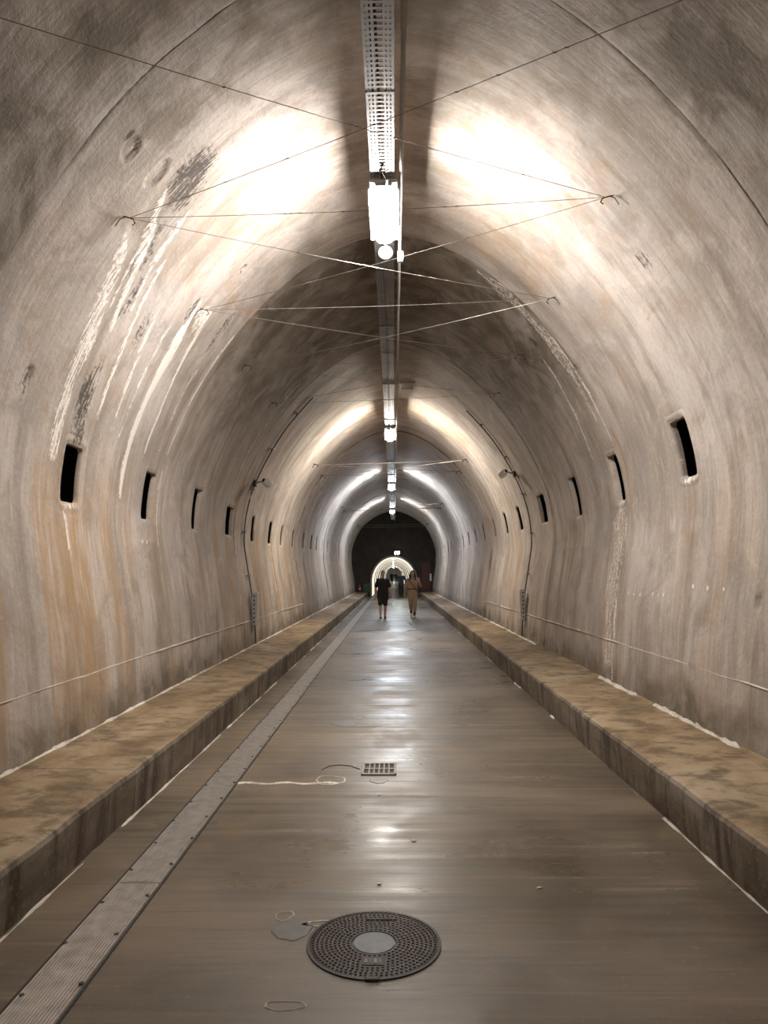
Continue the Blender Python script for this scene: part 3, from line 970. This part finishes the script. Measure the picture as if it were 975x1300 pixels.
def make_tray():
    t = tag(empty('cable_tray', (-.08, 0, 5.23)), 'perforated grey steel cable tray hung along the crown of the vault', 'cable tray')
    me = tray_mesh(); me.materials.append(M_STEEL)
    hm = MB()
    hm.tube([(-.12, 0, -.01), (.12, 0, -.01)], .010, 6)
    for sx in (-.12, .12): hm.tube([(sx, 0, -.01), (sx, 0, .60)], .006, 6)
    hme = hm.mesh('hanger'); hme.materials.append(M_STEEL)
    y = 5.13 - 1.615 * 5
    i = 0
    while y < HALL_END - 1.6:
        o = link('tray_segment', me, None, t, (.0, y, -.004 * (i % 2)))
        if i % 2 == 0: link('hanger', hme, None, t, (0, y + .3, 0))
        y += 1.615; i += 1
    # bundle of cables lying in the tray
    for k, x in enumerate((-.05, -.015, .03)):
        m = MB(); pts = [(x + .012 * math.sin(j * 1.3 + k), -3 + 52.5 * j / 60, .016) for j in range(61)]
        m.tube(pts, .010, 5); m.build('cable', M_DARK, t)
    # conduit clipped beside the tray
    m = MB(); m.tube([(.17, -3, .02), (.17, HALL_END - .1, .02)], .018, 8); m.build('conduit', M_GREYBOX, t, smooth=True)
    o = tag(empty('round_detector', (-.065, 7.54, 5.08)), 'round white detector disc hanging just past the nearest lamp', 'detector')
    m = MB(); m.lathe([(.0, -.045), (.05, -.04), (.075, -.02), (.08, .0), (.075, .02), (.05, .03)], n=28); b = m.build('disc_body', M_WHITE, o, smooth=True, rot=(math.radians(-38), 0, 0))
    m = MB(); m.tube([(0, 0, .02), (0, .0, .144)], .012, 6); m.build('stem', M_WHITE, o)
    o = tag(empty('junction_box', (.095, 7.62, 5.07)), 'small white junction box beside the round detector', 'junction box')
    m = MB(); m.bevbox((0, 0, 0), (.065, .10, .10), .008); m.build('box_body', M_WHITE, o)
    m = MB(); m.box((0, -.02, -.058), (.05, .05, .016)); m.build('lid', M_GREYBOX, o)
    m = MB(); m.tube([(0, .02, .05), (0, .02, .156)], .008, 6); m.build('stem', M_WHITE, o)
    p = wall_point(15.8, .33, -.03)
    o = tag(empty('vent_grille', tuple(p)), 'small pale grille plate on the dark vault right of the tray', 'grille')
    m = MB()
    for sx in (-.15, .15): m.box((sx, 0, -.01), (.03, .5, .03))
    for sy in (-.25, .25): m.box((0, sy, -.01), (.33, .03, .03))
    m.build('frame', M_GREYBOX, o)
    for q in range(5):
        m = MB(); m.box((0, -.18 + q * .09, -.005), (.28, .04, .008)); m.build('slat', M_GREYBOX, o)


make_tray()


# ------------------------------------------------------------------ wire lattices under the vault
def lattice(label, L, R, cross, r=.004):
    """L, R: anchor (y, s) on the left and the right; cross: pairs ((side, i), (side, j))"""
    t = tag(empty('wire_lattice', (0, (L[0][0] + R[0][0]) / 2, 4.6)), label, 'wires', 'wire lattices under the vault')
    o0 = Vector(t.location)
    P = {('L', i): wall_point(a[0], a[1], -.05) for i, a in enumerate(L)}
    P.update({('R', i): wall_point(a[0], a[1], -.05) for i, a in enumerate(R)})
    for a, b in cross:
        p, q = P[a] - o0, P[b] - o0
        m = MB()
        pts = []
        for j in range(13):
            u = j / 12
            v = p.lerp(q, u); v.z -= .05 * 4 * u * (1 - u) * .5
            pts.append(v)
        m.tube(pts, r, 5)
        rr = random.Random(int(p.y * 100 + q.y * 10))
        for _ in range(7):
            v = pts[0].lerp(pts[-1], rr.uniform(.15, .85)); u = (v - pts[0]).length / (pts[-1] - pts[0]).length
            v.z -= .05 * 4 * u * (1 - u) * .5
            m.tube([v + Vector((-.012, 0, 0)), v + Vector((.012, 0, 0))], r * 2.0, 5)
        m.build('wire_strand', M_WIRE, t)
    for key, p in P.items():
        sg = -1 if key[0] == 'L' else 1
        d = p - o0
        m = MB()
        m.tube([d + Vector((sg * .10, .0, .02)), d + Vector((sg * .03, 0, .01)), d, d + Vector((-sg * .03, .0, -.01)), d + Vector((-sg * .05, -.015, -.05)), d + Vector((-sg * .03, -.02, -.07))], r * 2.0, 6)
        m.tube([d + Vector((sg * .02, -.02, .0)), d + Vector((sg * .06, -.04, -.03)), d + Vector((sg * .09, -.05, -.09))], r * 1.6, 6)
        m.build('wall_hook', M_DARK, t)


def xset(n, first=True):
    c = [(('L', i), ('R', i)) for i in range(n)]
    for i in range(n - 1):
        c += [(('L', i), ('R', i + 1)), (('R', i), ('L', i + 1))]
    return c


lattice('nearest zigzag of thin steel wires strung across the vault around the first lamp',
        [(3.3, -2.6), (5.39, -2.60), (7.49, -2.54), (9.7, -2.5), (11.9, -2.5)], [(3.55, 2.2), (5.78, 2.18), (7.96, 2.20), (10.1, 2.2), (12.3, 2.2)], xset(5)[1:], .0025)
lattice('crossed wires strung across the vault past the second lamp', [(18.8, -2.5), (21.0, -2.5)], [(19.2, 2.3), (21.4, 2.3)], xset(2), .006)
lattice('crossed wires strung across the vault near the third lamp', [(31.0, -2.5), (33.2, -2.5)], [(31.4, 2.3), (33.6, 2.3)], xset(2), .008)
lattice('farthest wires strung across the vault in front of the dark end wall', [(45.6, -2.3), (47.7, -2.3)], [(45.9, 2.2), (48.0, 2.2)], xset(2)[:2], .009)


# ------------------------------------------------------------------ wall conduits, boxes and spotlights
def wall_services(sg, y, s_top, s_bot, s_spot, side):
    t = tag(empty('wall_conduit', (0, y, 0)), 'dark conduit with a perforated box running down the %s wall' % side, 'conduit')
    pts = []
    for j in range(40):
        s = s_top + (s_bot - s_top) * j / 39
        p = wall_point(y + .02 * math.sin(j * .7), sg * s, -.035); p.y -= y
        pts.append(p)
    m = MB(); m.tube(pts, .013, 6); m.build('conduit_pipe', M_PIPE, t, smooth=True)
    for q in range(6):
        p = wall_point(y, sg * (s_top + (s_bot - s_top) * (q + .5) / 6), -.035)
        m = MB(); m.box((p.x, 0, p.z), (.07, .09, .03)); m.build('clamp', M_STEEL, t)
    pb = wall_point(y, sg * 6.25, -.07)
    m = MB(); m.bevbox((pb.x, 0, pb.z), (.10, .20, .62), .012); b = m.build('box_body', M_GREYBOX, t)
    b['label'] = 'pale perforated box'
    for q in range(7):
        for dy in (-.05, .05):
            m2 = MB(); m2.lathe([(.016, 0), (.016, .006)], n=8, axis='Y')
            m2.build('box_hole', M_DARK, b, (pb.x - sg * .0, dy * .6 - .107, pb.z - .24 + q * .08))
    # spotlight
    p = wall_point(y, sg * s_spot, -.02)
    w = tag(empty('wall_spotlight', tuple(p)), 'small unlit spotlight on a bracket high on the %s wall' % side, 'spotlight')
    m = MB(); m.bevbox((0, 0, 0), (.06, .12, .12), .01); m.build('base_plate', M_DARK, w)
    m = MB(); m.tube([(0, 0, 0), (-sg * .12, -.04, .03), (-sg * .20, -.06, .02)], .014, 6); m.build('arm', M_STEEL, w)
    m = MB(); m.lathe([(.04, -.10), (.065, -.06), (.085, .06), (.085, .08)], n=16, axis='Y')
    m.build('lamp_head', M_WHITE, w, (-sg * .24, -.08, .01), (math.radians(-20), 0, sg * .5), smooth=True)
    m = MB(); m.lathe([(.03, -.105), (.036, -.10)], n=12, axis='Y'); m.build('lens', M_DARK, w, (-sg * .24, -.085, .01), (math.radians(-20), 0, sg * .5))


wall_services(-1, 13.72, 1.8, 6.9, 3.82, 'left')
wall_services(1, 14.95, 1.8, 6.9, 3.48, 'right')


# ------------------------------------------------------------------ aluminium cable ramp strip along the left of the roadway
def make_strip():
    t = tag(empty('floor_strip', (-1.372, 0, 0)), 'long ribbed aluminium cover strip along the left side of the roadway', 'cover strip')
    Wd, L = .234, 1.99
    m = MB()
    # grooved cross section: low chamfered plate with ribs over the right half
    prof = [(-Wd / 2, .0), (-Wd / 2 + .006, .010)]
    x = -Wd / 2 + .012
    while x < Wd / 2 - .016:
        prof += [(x, .0095), (x + .0030, .0140), (x + .0075, .0140), (x + .0105, .0095)]
        x += .0140
    prof += [(Wd / 2 - .006, .010), (Wd / 2, .0)]
    n = len(prof)
    vs = [(px, 0, pz) for px, pz in prof] + [(px, L, pz) for px, pz in prof]
    fs = [(i, n + i, n + i + 1, i + 1)[::-1] for i in range(n - 1)]
    fs += [tuple(range(n - 1, -1, -1))[::-1], tuple(n + i for i in range(n))[::-1]]
    m.add(vs, fs)
    me = m.mesh('cover_plate'); me.materials.append(M_ALU)
    sm = MB(); sm.lathe([(.0105, .0), (.0105, .004), (.006, .0055)], n=10)
    sme = sm.mesh('screw'); sme.materials.append(M_DARK)
    y = -4.0; i = 0
    while y < HALL_END - 2:
        p = link('cover_plate', me, None, t, (0, y, .0005))
        if 0 < y + 2 and y < 16:
            for q in range(5):
                for sx in (-1, 1):
                    link('screw', sme, None, p, (sx * .100 + .006 * ((q * 7 + i) % 3 - 1), .2 + q * .4 + .04 * sx, .012))
        y += 2.0; i += 1
    # rubber edging on both sides
    for sx in (-1, 1):
        m = MB(); m.box((sx * (Wd / 2 + .006), 22, .003), (.010, 52, .006)); m.build('edge_seal', M_DARK, t)


make_strip()


# ------------------------------------------------------------------ manhole cover and drain grate
def make_manhole():
    t = tag(empty('manhole_cover', (-.10, 3.385, 0)), 'round dark iron manhole cover with studs and a grey centre disc', 'manhole cover')
    m = MB(); m.lathe([(.300, .0), (.300, .006), (.286, .007), (.284, .002)], n=64, close=False); m.build('frame_ring', M_IRON, t)
    m = MB(); m.lathe([(.282, .0), (.282, .005), (.278, .006), (.100, .006), (.097, .003)], n=64, close=False); m.build('cover_plate', M_IRON, t)
    m = MB(); m.lathe([(.093, .0), (.093, .005), (.088, .006)], n=40); m.build('centre_disc', simple('centre_fill', (.16, .165, .17), .5, 0, .2, 25), t)
    m = MB()
    for ring in range(9):
        r = .116 + ring * .0195
        if r > .274: break
        n = int(2 * math.pi * r / .0215)
        for k in range(n):
            a = 2 * math.pi * (k + .5 * (ring % 2)) / n
            px, py = r * math.cos(a), r * math.sin(a)
            if abs(px) < .05 and -.20 < py < -.125: continue
            m.lathe([(.0062, .006), (.0055, .0095), (.0032, .0112)], (px, py, 0), 6)
    o = m.build('studs', M_STUD, t); o['kind'] = 'stuff'
    # worn cast lettering plate below the centre
    m = MB(); m.bevbox((0, -.163, .007), (.095, .062, .004), .001); m.build('cast_plate', M_IRON, t)
    for q in range(4):
        m = MB(); m.box((-.030 + q * .020, -.163, .0098), (.004 if q % 2 else .012, .034, .002)); m.build('cast_mark', M_STUD, t)
    # lifting notch and handle bar
    m = MB(); m.bevbox((.0, -.292, .006), (.06, .028, .010), .003); m.build('lifting_lug', M_IRON, t)
    m = MB(); m.bevbox((.03, .205, .009), (.15, .010, .006), .002); m.build('raised_bar', M_IRON, t)


def make_grate():
    t = tag(empty('drain_grate', (-.135, 6.26, 0)), 'small rectangular steel drain grate in the middle of the roadway', 'drain grate')
    wx, wy = .29, .36
    m = MB()
    for sx in (-1, 1): m.bevbox((sx * (wx / 2 - .011), 0, .006), (.022, wy, .012), .003)
    for sy in (-1, 1): m.bevbox((0, sy * (wy / 2 - .014), .006), (wx, .028, .012), .003)
    m.build('frame', M_GRATE, t)
    for q in range(1, 6):
        x = -wx / 2 + .022 + (wx - .044) * q / 6
        m = MB(); m.bevbox((x, 0, .005), (.013, wy - .05, .009), .002); m.build('bar', M_GRATE, t)
    m = MB(); m.bevbox((0, 0, .005), (wx - .04, .026, .009), .002); m.build('cross_bar', M_GRATE, t)
    m = MB(); m.box((0, 0, .001), (wx - .03, wy - .03, .002)); m.build('drain_pit', M_DARK, t)


make_manhole()
make_grate()


def make_scraps():
    spots = [(.11, 4.62, 'tiny pale plaster chip on the roadway midway between grate and manhole'), (-.12, 5.55, 'tiny pale plaster chip just in front of the drain grate'),
             (.75, 3.95, 'tiny pale plaster chip on the roadway right of the manhole cover'), (-.09, 4.0, 'tiny pale plaster chip just past the manhole cover'),
             (.22, 6.42, 'tiny pale plaster chip right of the drain grate')]
    for i, (x, y, lab) in enumerate(spots):
        r = random.Random(i)
        m = MB(); n = 7
        ring = [(.016 * r.uniform(.6, 1.3) * math.cos(6.283 * k / n), .013 * r.uniform(.6, 1.3) * math.sin(6.283 * k / n)) for k in range(n)]
        m.add([(a, b, 0) for a, b in ring] + [(a * .7, b * .7, .007) for a, b in ring], [tuple(n + k for k in range(n))] + [(k, (k + 1) % n, n + (k + 1) % n, n + k) for k in range(n)])
        tag(m.build('plaster_chip', M_LIME, None, (x, y, 0)), lab, 'chip', 'plaster chips on the roadway')


make_scraps()


# ------------------------------------------------------------------ people
def capsule(mb, p, q, r0, r1, sx=1.0, sy=1.0, n=12):
    p, q = Vector(p), Vector(q)
    d = q - p
    L = d.length
    d = d.normalized() if L > 1e-6 else Vector((0, 0, 1))
    u = Vector((1, 0, 0)) - d * d.x
    u = u.normalized() if u.length > .2 else Vector((0, 1, 0))
    w = d.cross(u)
    vs = []; fs = []
    rows = []
    for k in range(4):
        a = -math.pi / 2 + (math.pi / 2) * k / 3
        rows.append((p + d * (r0 * math.sin(a)), max(r0 * math.cos(a), .0008)))
    for k in range(4):
        a = (math.pi / 2) * k / 3
        rows.append((q + d * (r1 * math.sin(a)), max(r1 * math.cos(a), .0008)))
    for c, r in rows:
        for k in range(n):
            a = 2 * math.pi * k / n
            o = u * math.cos(a) * r + w * math.sin(a) * r
            vs.append(c + Vector((o.x * sx, o.y * sy, o.z)))
    for i in range(len(rows) - 1):
        for k in range(n):
            j = (k + 1) % n
            fs.append((i * n + k, i * n + j, i * n + n + j, i * n + n + k))
    fs.append(tuple(range(n - 1, -1, -1)))
    fs.append(tuple((len(rows) - 1) * n + k for k in range(n)))
    mb.add(vs, fs)


def skin_obj(name, mb, mat, parent, voxel):
    o = mb.build(name, mat, parent)
    md = o.modifiers.new('remesh', 'REMESH')
    md.mode = 'VOXEL'; md.voxel_size = voxel; md.use_smooth_shade = True
    sm = o.modifiers.new('smooth', 'SMOOTH'); sm.factor = .5; sm.iterations = 3
    return o


def hand(mb, wr, d, thumb):
    """open relaxed hand hanging from the wrist along d; thumb: direction towards the thumb side"""
    wr = Vector(wr); d = Vector(d).normalized(); th = Vector(thumb); th = (th - d * th.dot(d)).normalized()
    nrm = d.cross(th)
    for k in range(4):
        off = th * (.030 - k * .020)
        kn = wr + d * (.088 - abs(k - 1) * .004) + off
        capsule(mb, wr + d * .015 + off * .55, kn, .016, .0125)
        ln = (.070, .078, .072, .056)[k]
        mid = kn + d * ln * .5 + nrm * .004
        tip = mid + d * ln * .5 + nrm * .018
        capsule(mb, kn, mid, .0095, .0088, n=8)
        capsule(mb, mid, tip, .0088, .0075, n=8)
    b = wr + d * .025 + th * .022
    k1 = b + d * .030 + th * .030
    capsule(mb, b, k1, .015, .0115)
    capsule(mb, k1, k1 + d * .030 + th * .006 + nrm * .006, .0105, .0085, n=8)


def person(loc, rz, label, J, mats, voxel, top, legs, hair, extra=None, group=None):
    """J: joints of the pose; figure faces -Y before rz. top: 'tee' or 'long'; legs: 'shorts', 'crop' or 'long'"""
    t = tag(empty('person', loc, rz), label, 'person', group)
    V = {k: Vector(v) for k, v in J.items() if k not in ('hem', 'box')}
    b = MB()
    hd = V['head']
    # body: skull, jaw, nose, ears, neck, trunk, limbs, hands, feet in one surface
    capsule(b, hd + Vector((0, .012, .03)), hd + Vector((0, .0, .045)), .082, .078, .93, 1.1)
    capsule(b, hd + Vector((0, -.022, -.03)), hd + Vector((0, -.04, -.075)), .062, .040, .95, 1.0)
    capsule(b, hd + Vector((0, -.090, .015)), hd + Vector((0, -.108, -.020)), .010, .015)
    for sx in (-1, 1): capsule(b, hd + Vector((sx * .080, .01, .02)), hd + Vector((sx * .078, .008, -.02)), .014, .010, .6, 1)
    capsule(b, V['neck'], hd + Vector((0, .012, -.05)), .055, .050)
    capsule(b, V['pelvis'], V['waist'], .145, .125, 1.05, .72, 16)
    capsule(b, V['waist'], V['chest'], .125, .155, 1.0, .70, 16)
    capsule(b, V['chest'], V['neck'], .155, .06, 1.0, .66, 16)
    for s in 'lr':
        capsule(b, V['sh_' + s] * .5 + V['neck'] * .5 + Vector((0, 0, -.05)), V['sh_' + s], .055, .055)
        capsule(b, V['sh_' + s], V['el_' + s], .052, .040)
        capsule(b, V['el_' + s], V['wr_' + s], .040, .027)
        capsule(b, V['hip_' + s], V['kn_' + s], .085, .056)
        capsule(b, V['kn_' + s], V['kn_' + s] * .6 + V['an_' + s] * .4 + Vector((0, .015, 0)), .053, .054)
        capsule(b, V['kn_' + s] * .6 + V['an_' + s] * .4 + Vector((0, .015, 0)), V['an_' + s], .054, .036)
        capsule(b, V['an_' + s] + Vector((0, .02, -.03)), V['toe_' + s], .038, .030)
        fd = (V['wr_' + s] - V['el_' + s])
        sx = -1 if s == 'l' else 1
        hand(b, V['wr_' + s], J.get('hd_' + s, fd), J.get('th_' + s, (-sx * .4, -1, 0)))
    skin_obj('body', b, mats['skin'], t, voxel)
    # clothes follow the same joints with a little more girth
    c = MB(); g = .016
    hem = V['pelvis'] + Vector((0, 0, J.get('hem', -.06)))
    bx_ = J.get('box', 0.0)
    capsule(c, hem, V['waist'], .150 + g + bx_, .130 + g + bx_, 1.06, .74, 16)
    capsule(c, V['waist'], V['chest'], .130 + g + bx_, .160 + g + bx_ * .5, 1.0, .72, 16)
    capsule(c, V['chest'], V['neck'] + Vector((0, 0, -.035)), .160 + g, .062, 1.0, .68, 16)
    for s in 'lr':
        capsule(c, V['sh_' + s] * .5 + V['neck'] * .5 + Vector((0, 0, -.05)), V['sh_' + s], .060, .052 + g)
        if top == 'tee': capsule(c, V['sh_' + s], V['sh_' + s] * .2 + V['el_' + s] * .8, .052 + g, .050 + g)
        else:
            capsule(c, V['sh_' + s], V['el_' + s], .054 + g, .046 + g)
            capsule(c, V['el_' + s], V['el_' + s] * .08 + V['wr_' + s] * .92, .046 + g, .034 + g)
    skin_obj('shirt' if top == 'tee' else 'jacket', c, mats['top'], t, voxel)
    c = MB()
    capsule(c, V['pelvis'] + Vector((0, 0, -.05)), V['pelvis'] + Vector((0, 0, .06)), .150, .146, 1.06, .76, 16)
    for s in 'lr':
        if legs == 'shorts':
            capsule(c, V['hip_' + s], V['kn_' + s] + Vector((0, 0, .05)), .100, .088)
        else:
            capsule(c, V['hip_' + s], V['kn_' + s], .098, .078)
            k = .60 if legs == 'crop' else .93
            capsule(c, V['kn_' + s], V['kn_' + s] * (1 - k) + V['an_' + s] * k, .078, .062)
    skin_obj('shorts' if legs == 'shorts' else 'trousers', c, mats['legs'], t, voxel)
    for s in 'lr':
        c = MB()
        a, q = V['an_' + s], V['toe_' + s]
        capsule(c, a + Vector((0, .030, -.035)), a + Vector((0, .03, -.01)), .046, .044)
        capsule(c, a + Vector((0, .035, -.040)), q, .043, .037, 1.0, 1.0)
        o = skin_obj('shoe', c, mats['shoe'], t, voxel)
    c = MB()
    capsule(c, hd + Vector((0, .028, .045)), hd + Vector((0, .012, .066)), .087, .076, .96, 1.08)
    if hair == 'long':
        for sx in (-1, 1):
            capsule(c, hd + Vector((sx * .065, .02, .05)), hd + Vector((sx * .085, .0, -.08)), .040, .045)
            capsule(c, hd + Vector((sx * .085, .0, -.08)), hd + Vector((sx * .10, -.05, -.24)), .045, .025)
        capsule(c, hd + Vector((0, .07, .02)), hd + Vector((0, .085, -.22)), .070, .055)
    skin_obj('hair', c, mats['hair'], t, voxel)
    for sx in (-1, 1):
        m = MB(); m.lathe([(.004, -.008), (.010, -.003), (.010, .003), (.004, .006)], n=8, axis='Y')
        m.build('eye', M_DARK, t, tuple(hd + Vector((sx * .032, -.088, .018))))
    m = MB(); m.bevbox((0, 0, 0), (.042, .010, .010), .003); m.build('mouth', mats['lip'], t, tuple(hd + Vector((0, -.084, -.055))))
    if legs == 'crop':
        for s in 'lr':
            c = MB(); capsule(c, V['kn_' + s] * .45 + V['an_' + s] * .55 + Vector((0, .01, 0)), V['an_' + s], .055, .042)
            skin_obj('sock', c, mats['hair'], t, voxel)
    if extra: extra(t, V)
    return t


SKIN = simple('skin', (.50, .32, .23), .55, 0, .06)
LIP = simple('lip', (.36, .15, .12), .5, 0, .05)
HAIRD = simple('dark_hair', (.03, .022, .018), .5)
BLACK = simple('black_cloth', (.016, .013, .013), .85, 0, .25, 30)
BLACK2 = simple('charcoal_cloth', (.022, .019, .018), .85, 0, .25, 30)
BEIGE = simple('beige_cloth', (.40, .285, .20), .85, 0, .15, 30)
BEIGE2 = simple('tan_cloth', (.36, .27, .19), .85, 0, .15, 30)
NAVY = simple('navy_cloth', (.035, .045, .065), .8, 0, .25, 30)
WSHOE = simple('white_shoe', (.72, .70, .68), .5)
BROWN = simple('brown_leather', (.06, .03, .02), .5)


def pose(**kw):
    J = dict(pelvis=(0, 0, .93), waist=(0, 0, 1.08), chest=(0, .0, 1.27), neck=(0, .01, 1.46), head=(0, -.01, 1.605),
             sh_l=(-.165, .01, 1.395), sh_r=(.165, .01, 1.395), el_l=(-.245, .02, 1.12), el_r=(.245, .02, 1.12),
             wr_l=(-.250, -.05, .875), wr_r=(.250, -.05, .875), hip_l=(-.085, 0, .89), hip_r=(.085, 0, .89),
             kn_l=(-.09, -.03, .49), kn_r=(.09, -.03, .49), an_l=(-.09, .02, .085), an_r=(.09, .02, .085),
             toe_l=(-.10, -.13, .037), toe_r=(.10, -.13, .037))
    J.update(kw)
    return J


# the man in black, strolling towards the viewer, arms hanging
person((-.40, 26.2, 0), 0.0, 'man in black T-shirt and knee-length black shorts strolling towards the viewer',
       pose(kn_l=(-.09, -.12, .50), an_l=(-.08, -.20, .09), toe_l=(-.09, -.345, .05), kn_r=(.085, -.02, .49), an_r=(.07, .10, .10), toe_r=(.08, -.045, .037),
            el_l=(-.255, .03, 1.12), wr_l=(-.265, .06, .87), el_r=(.255, .0, 1.12), wr_r=(.275, -.10, .88), hem=-.17, box=.035),
       dict(skin=SKIN, lip=LIP, top=BLACK, legs=BLACK2, shoe=BLACK, hair=HAIRD), .0085, 'tee', 'shorts', 'short', group='people walking in the tunnel')


def bag(t, V):
    m = MB()
    m.tube([(-.15, -.10, 1.40), (-.06, -.155, 1.28), (.07, -.165, 1.10), (.19, -.12, .95), (.23, -.02, .88)], .014, 6)
    m.tube([(-.15, -.10, 1.40), (-.14, .02, 1.46), (-.05, .13, 1.38), (.12, .14, 1.10), (.23, .02, .90)], .014, 6)
    m.build('bag_strap', BROWN, t)
    m = MB(); m.bevbox((.25, .0, .80), (.10, .22, .18), .03); m.build('shoulder_bag', BROWN, t)
    m = MB(); m.lathe([(.180, -.02), (.183, 0), (.180, .02)], (0, 0, 1.045), 24, close=False)
    o = m.build('belt', BROWN, t); o.scale = (1, .76, 1)


person((.68, 26.9, 0), .06, 'woman in beige jacket and cropped trousers striding towards the viewer, dark shoulder bag',
       pose(head=(.01, -.015, 1.60), kn_l=(-.06, .02, .49), an_l=(-.03, .24, .17), toe_l=(-.03, .16, .055), kn_r=(.075, -.14, .50), an_r=(.05, -.20, .09), toe_r=(.055, -.345, .045),
            el_l=(-.25, .06, 1.13), wr_l=(-.27, .10, .89), el_r=(.29, -.04, 1.16), wr_r=(.235, -.22, 1.32), hd_r=(-.15, -.2, 1), th_r=(-1, 0, .1), hem=-.08, box=.02),
       dict(skin=SKIN, lip=LIP, top=BEIGE, legs=BEIGE2, shoe=WSHOE, hair=HAIRD), .0085, 'long', 'crop', 'long', bag, group='people walking in the tunnel')

person((.47, 48.3, 0), .1, 'man in navy jacket and dark trousers walking out of the far arch behind the pair',
       pose(kn_l=(-.10, -.12, .50), an_l=(-.09, -.18, .09), toe_l=(-.10, -.325, .045), an_r=(.09, .16, .12), toe_r=(.095, .03, .04), el_l=(-.30, .0, 1.15), wr_l=(-.16, -.16, 1.08), el_r=(.30, .0, 1.14), wr_r=(.26, -.14, .95)),
       dict(skin=SKIN, lip=LIP, top=NAVY, legs=BLACK2, shoe=BLACK, hair=HAIRD), .012, 'long', 'long', 'short', group='people walking in the tunnel')
person((-.30, 104, 0), .1, 'tiny distant figure in dark clothes, on the left deep inside the far passage',
       pose(), dict(skin=SKIN, lip=LIP, top=BLACK2, legs=BLACK, shoe=BLACK, hair=HAIRD), .016, 'long', 'long', 'short', group='people walking in the tunnel')
person((.25, 102, 0), -.1, 'tiny distant figure in dark top and pale trousers, deep inside the far passage',
       pose(), dict(skin=SKIN, lip=LIP, top=BLACK, legs=WSHOE, shoe=WSHOE, hair=HAIRD), .016, 'tee', 'long', 'short', group='people walking in the tunnel')
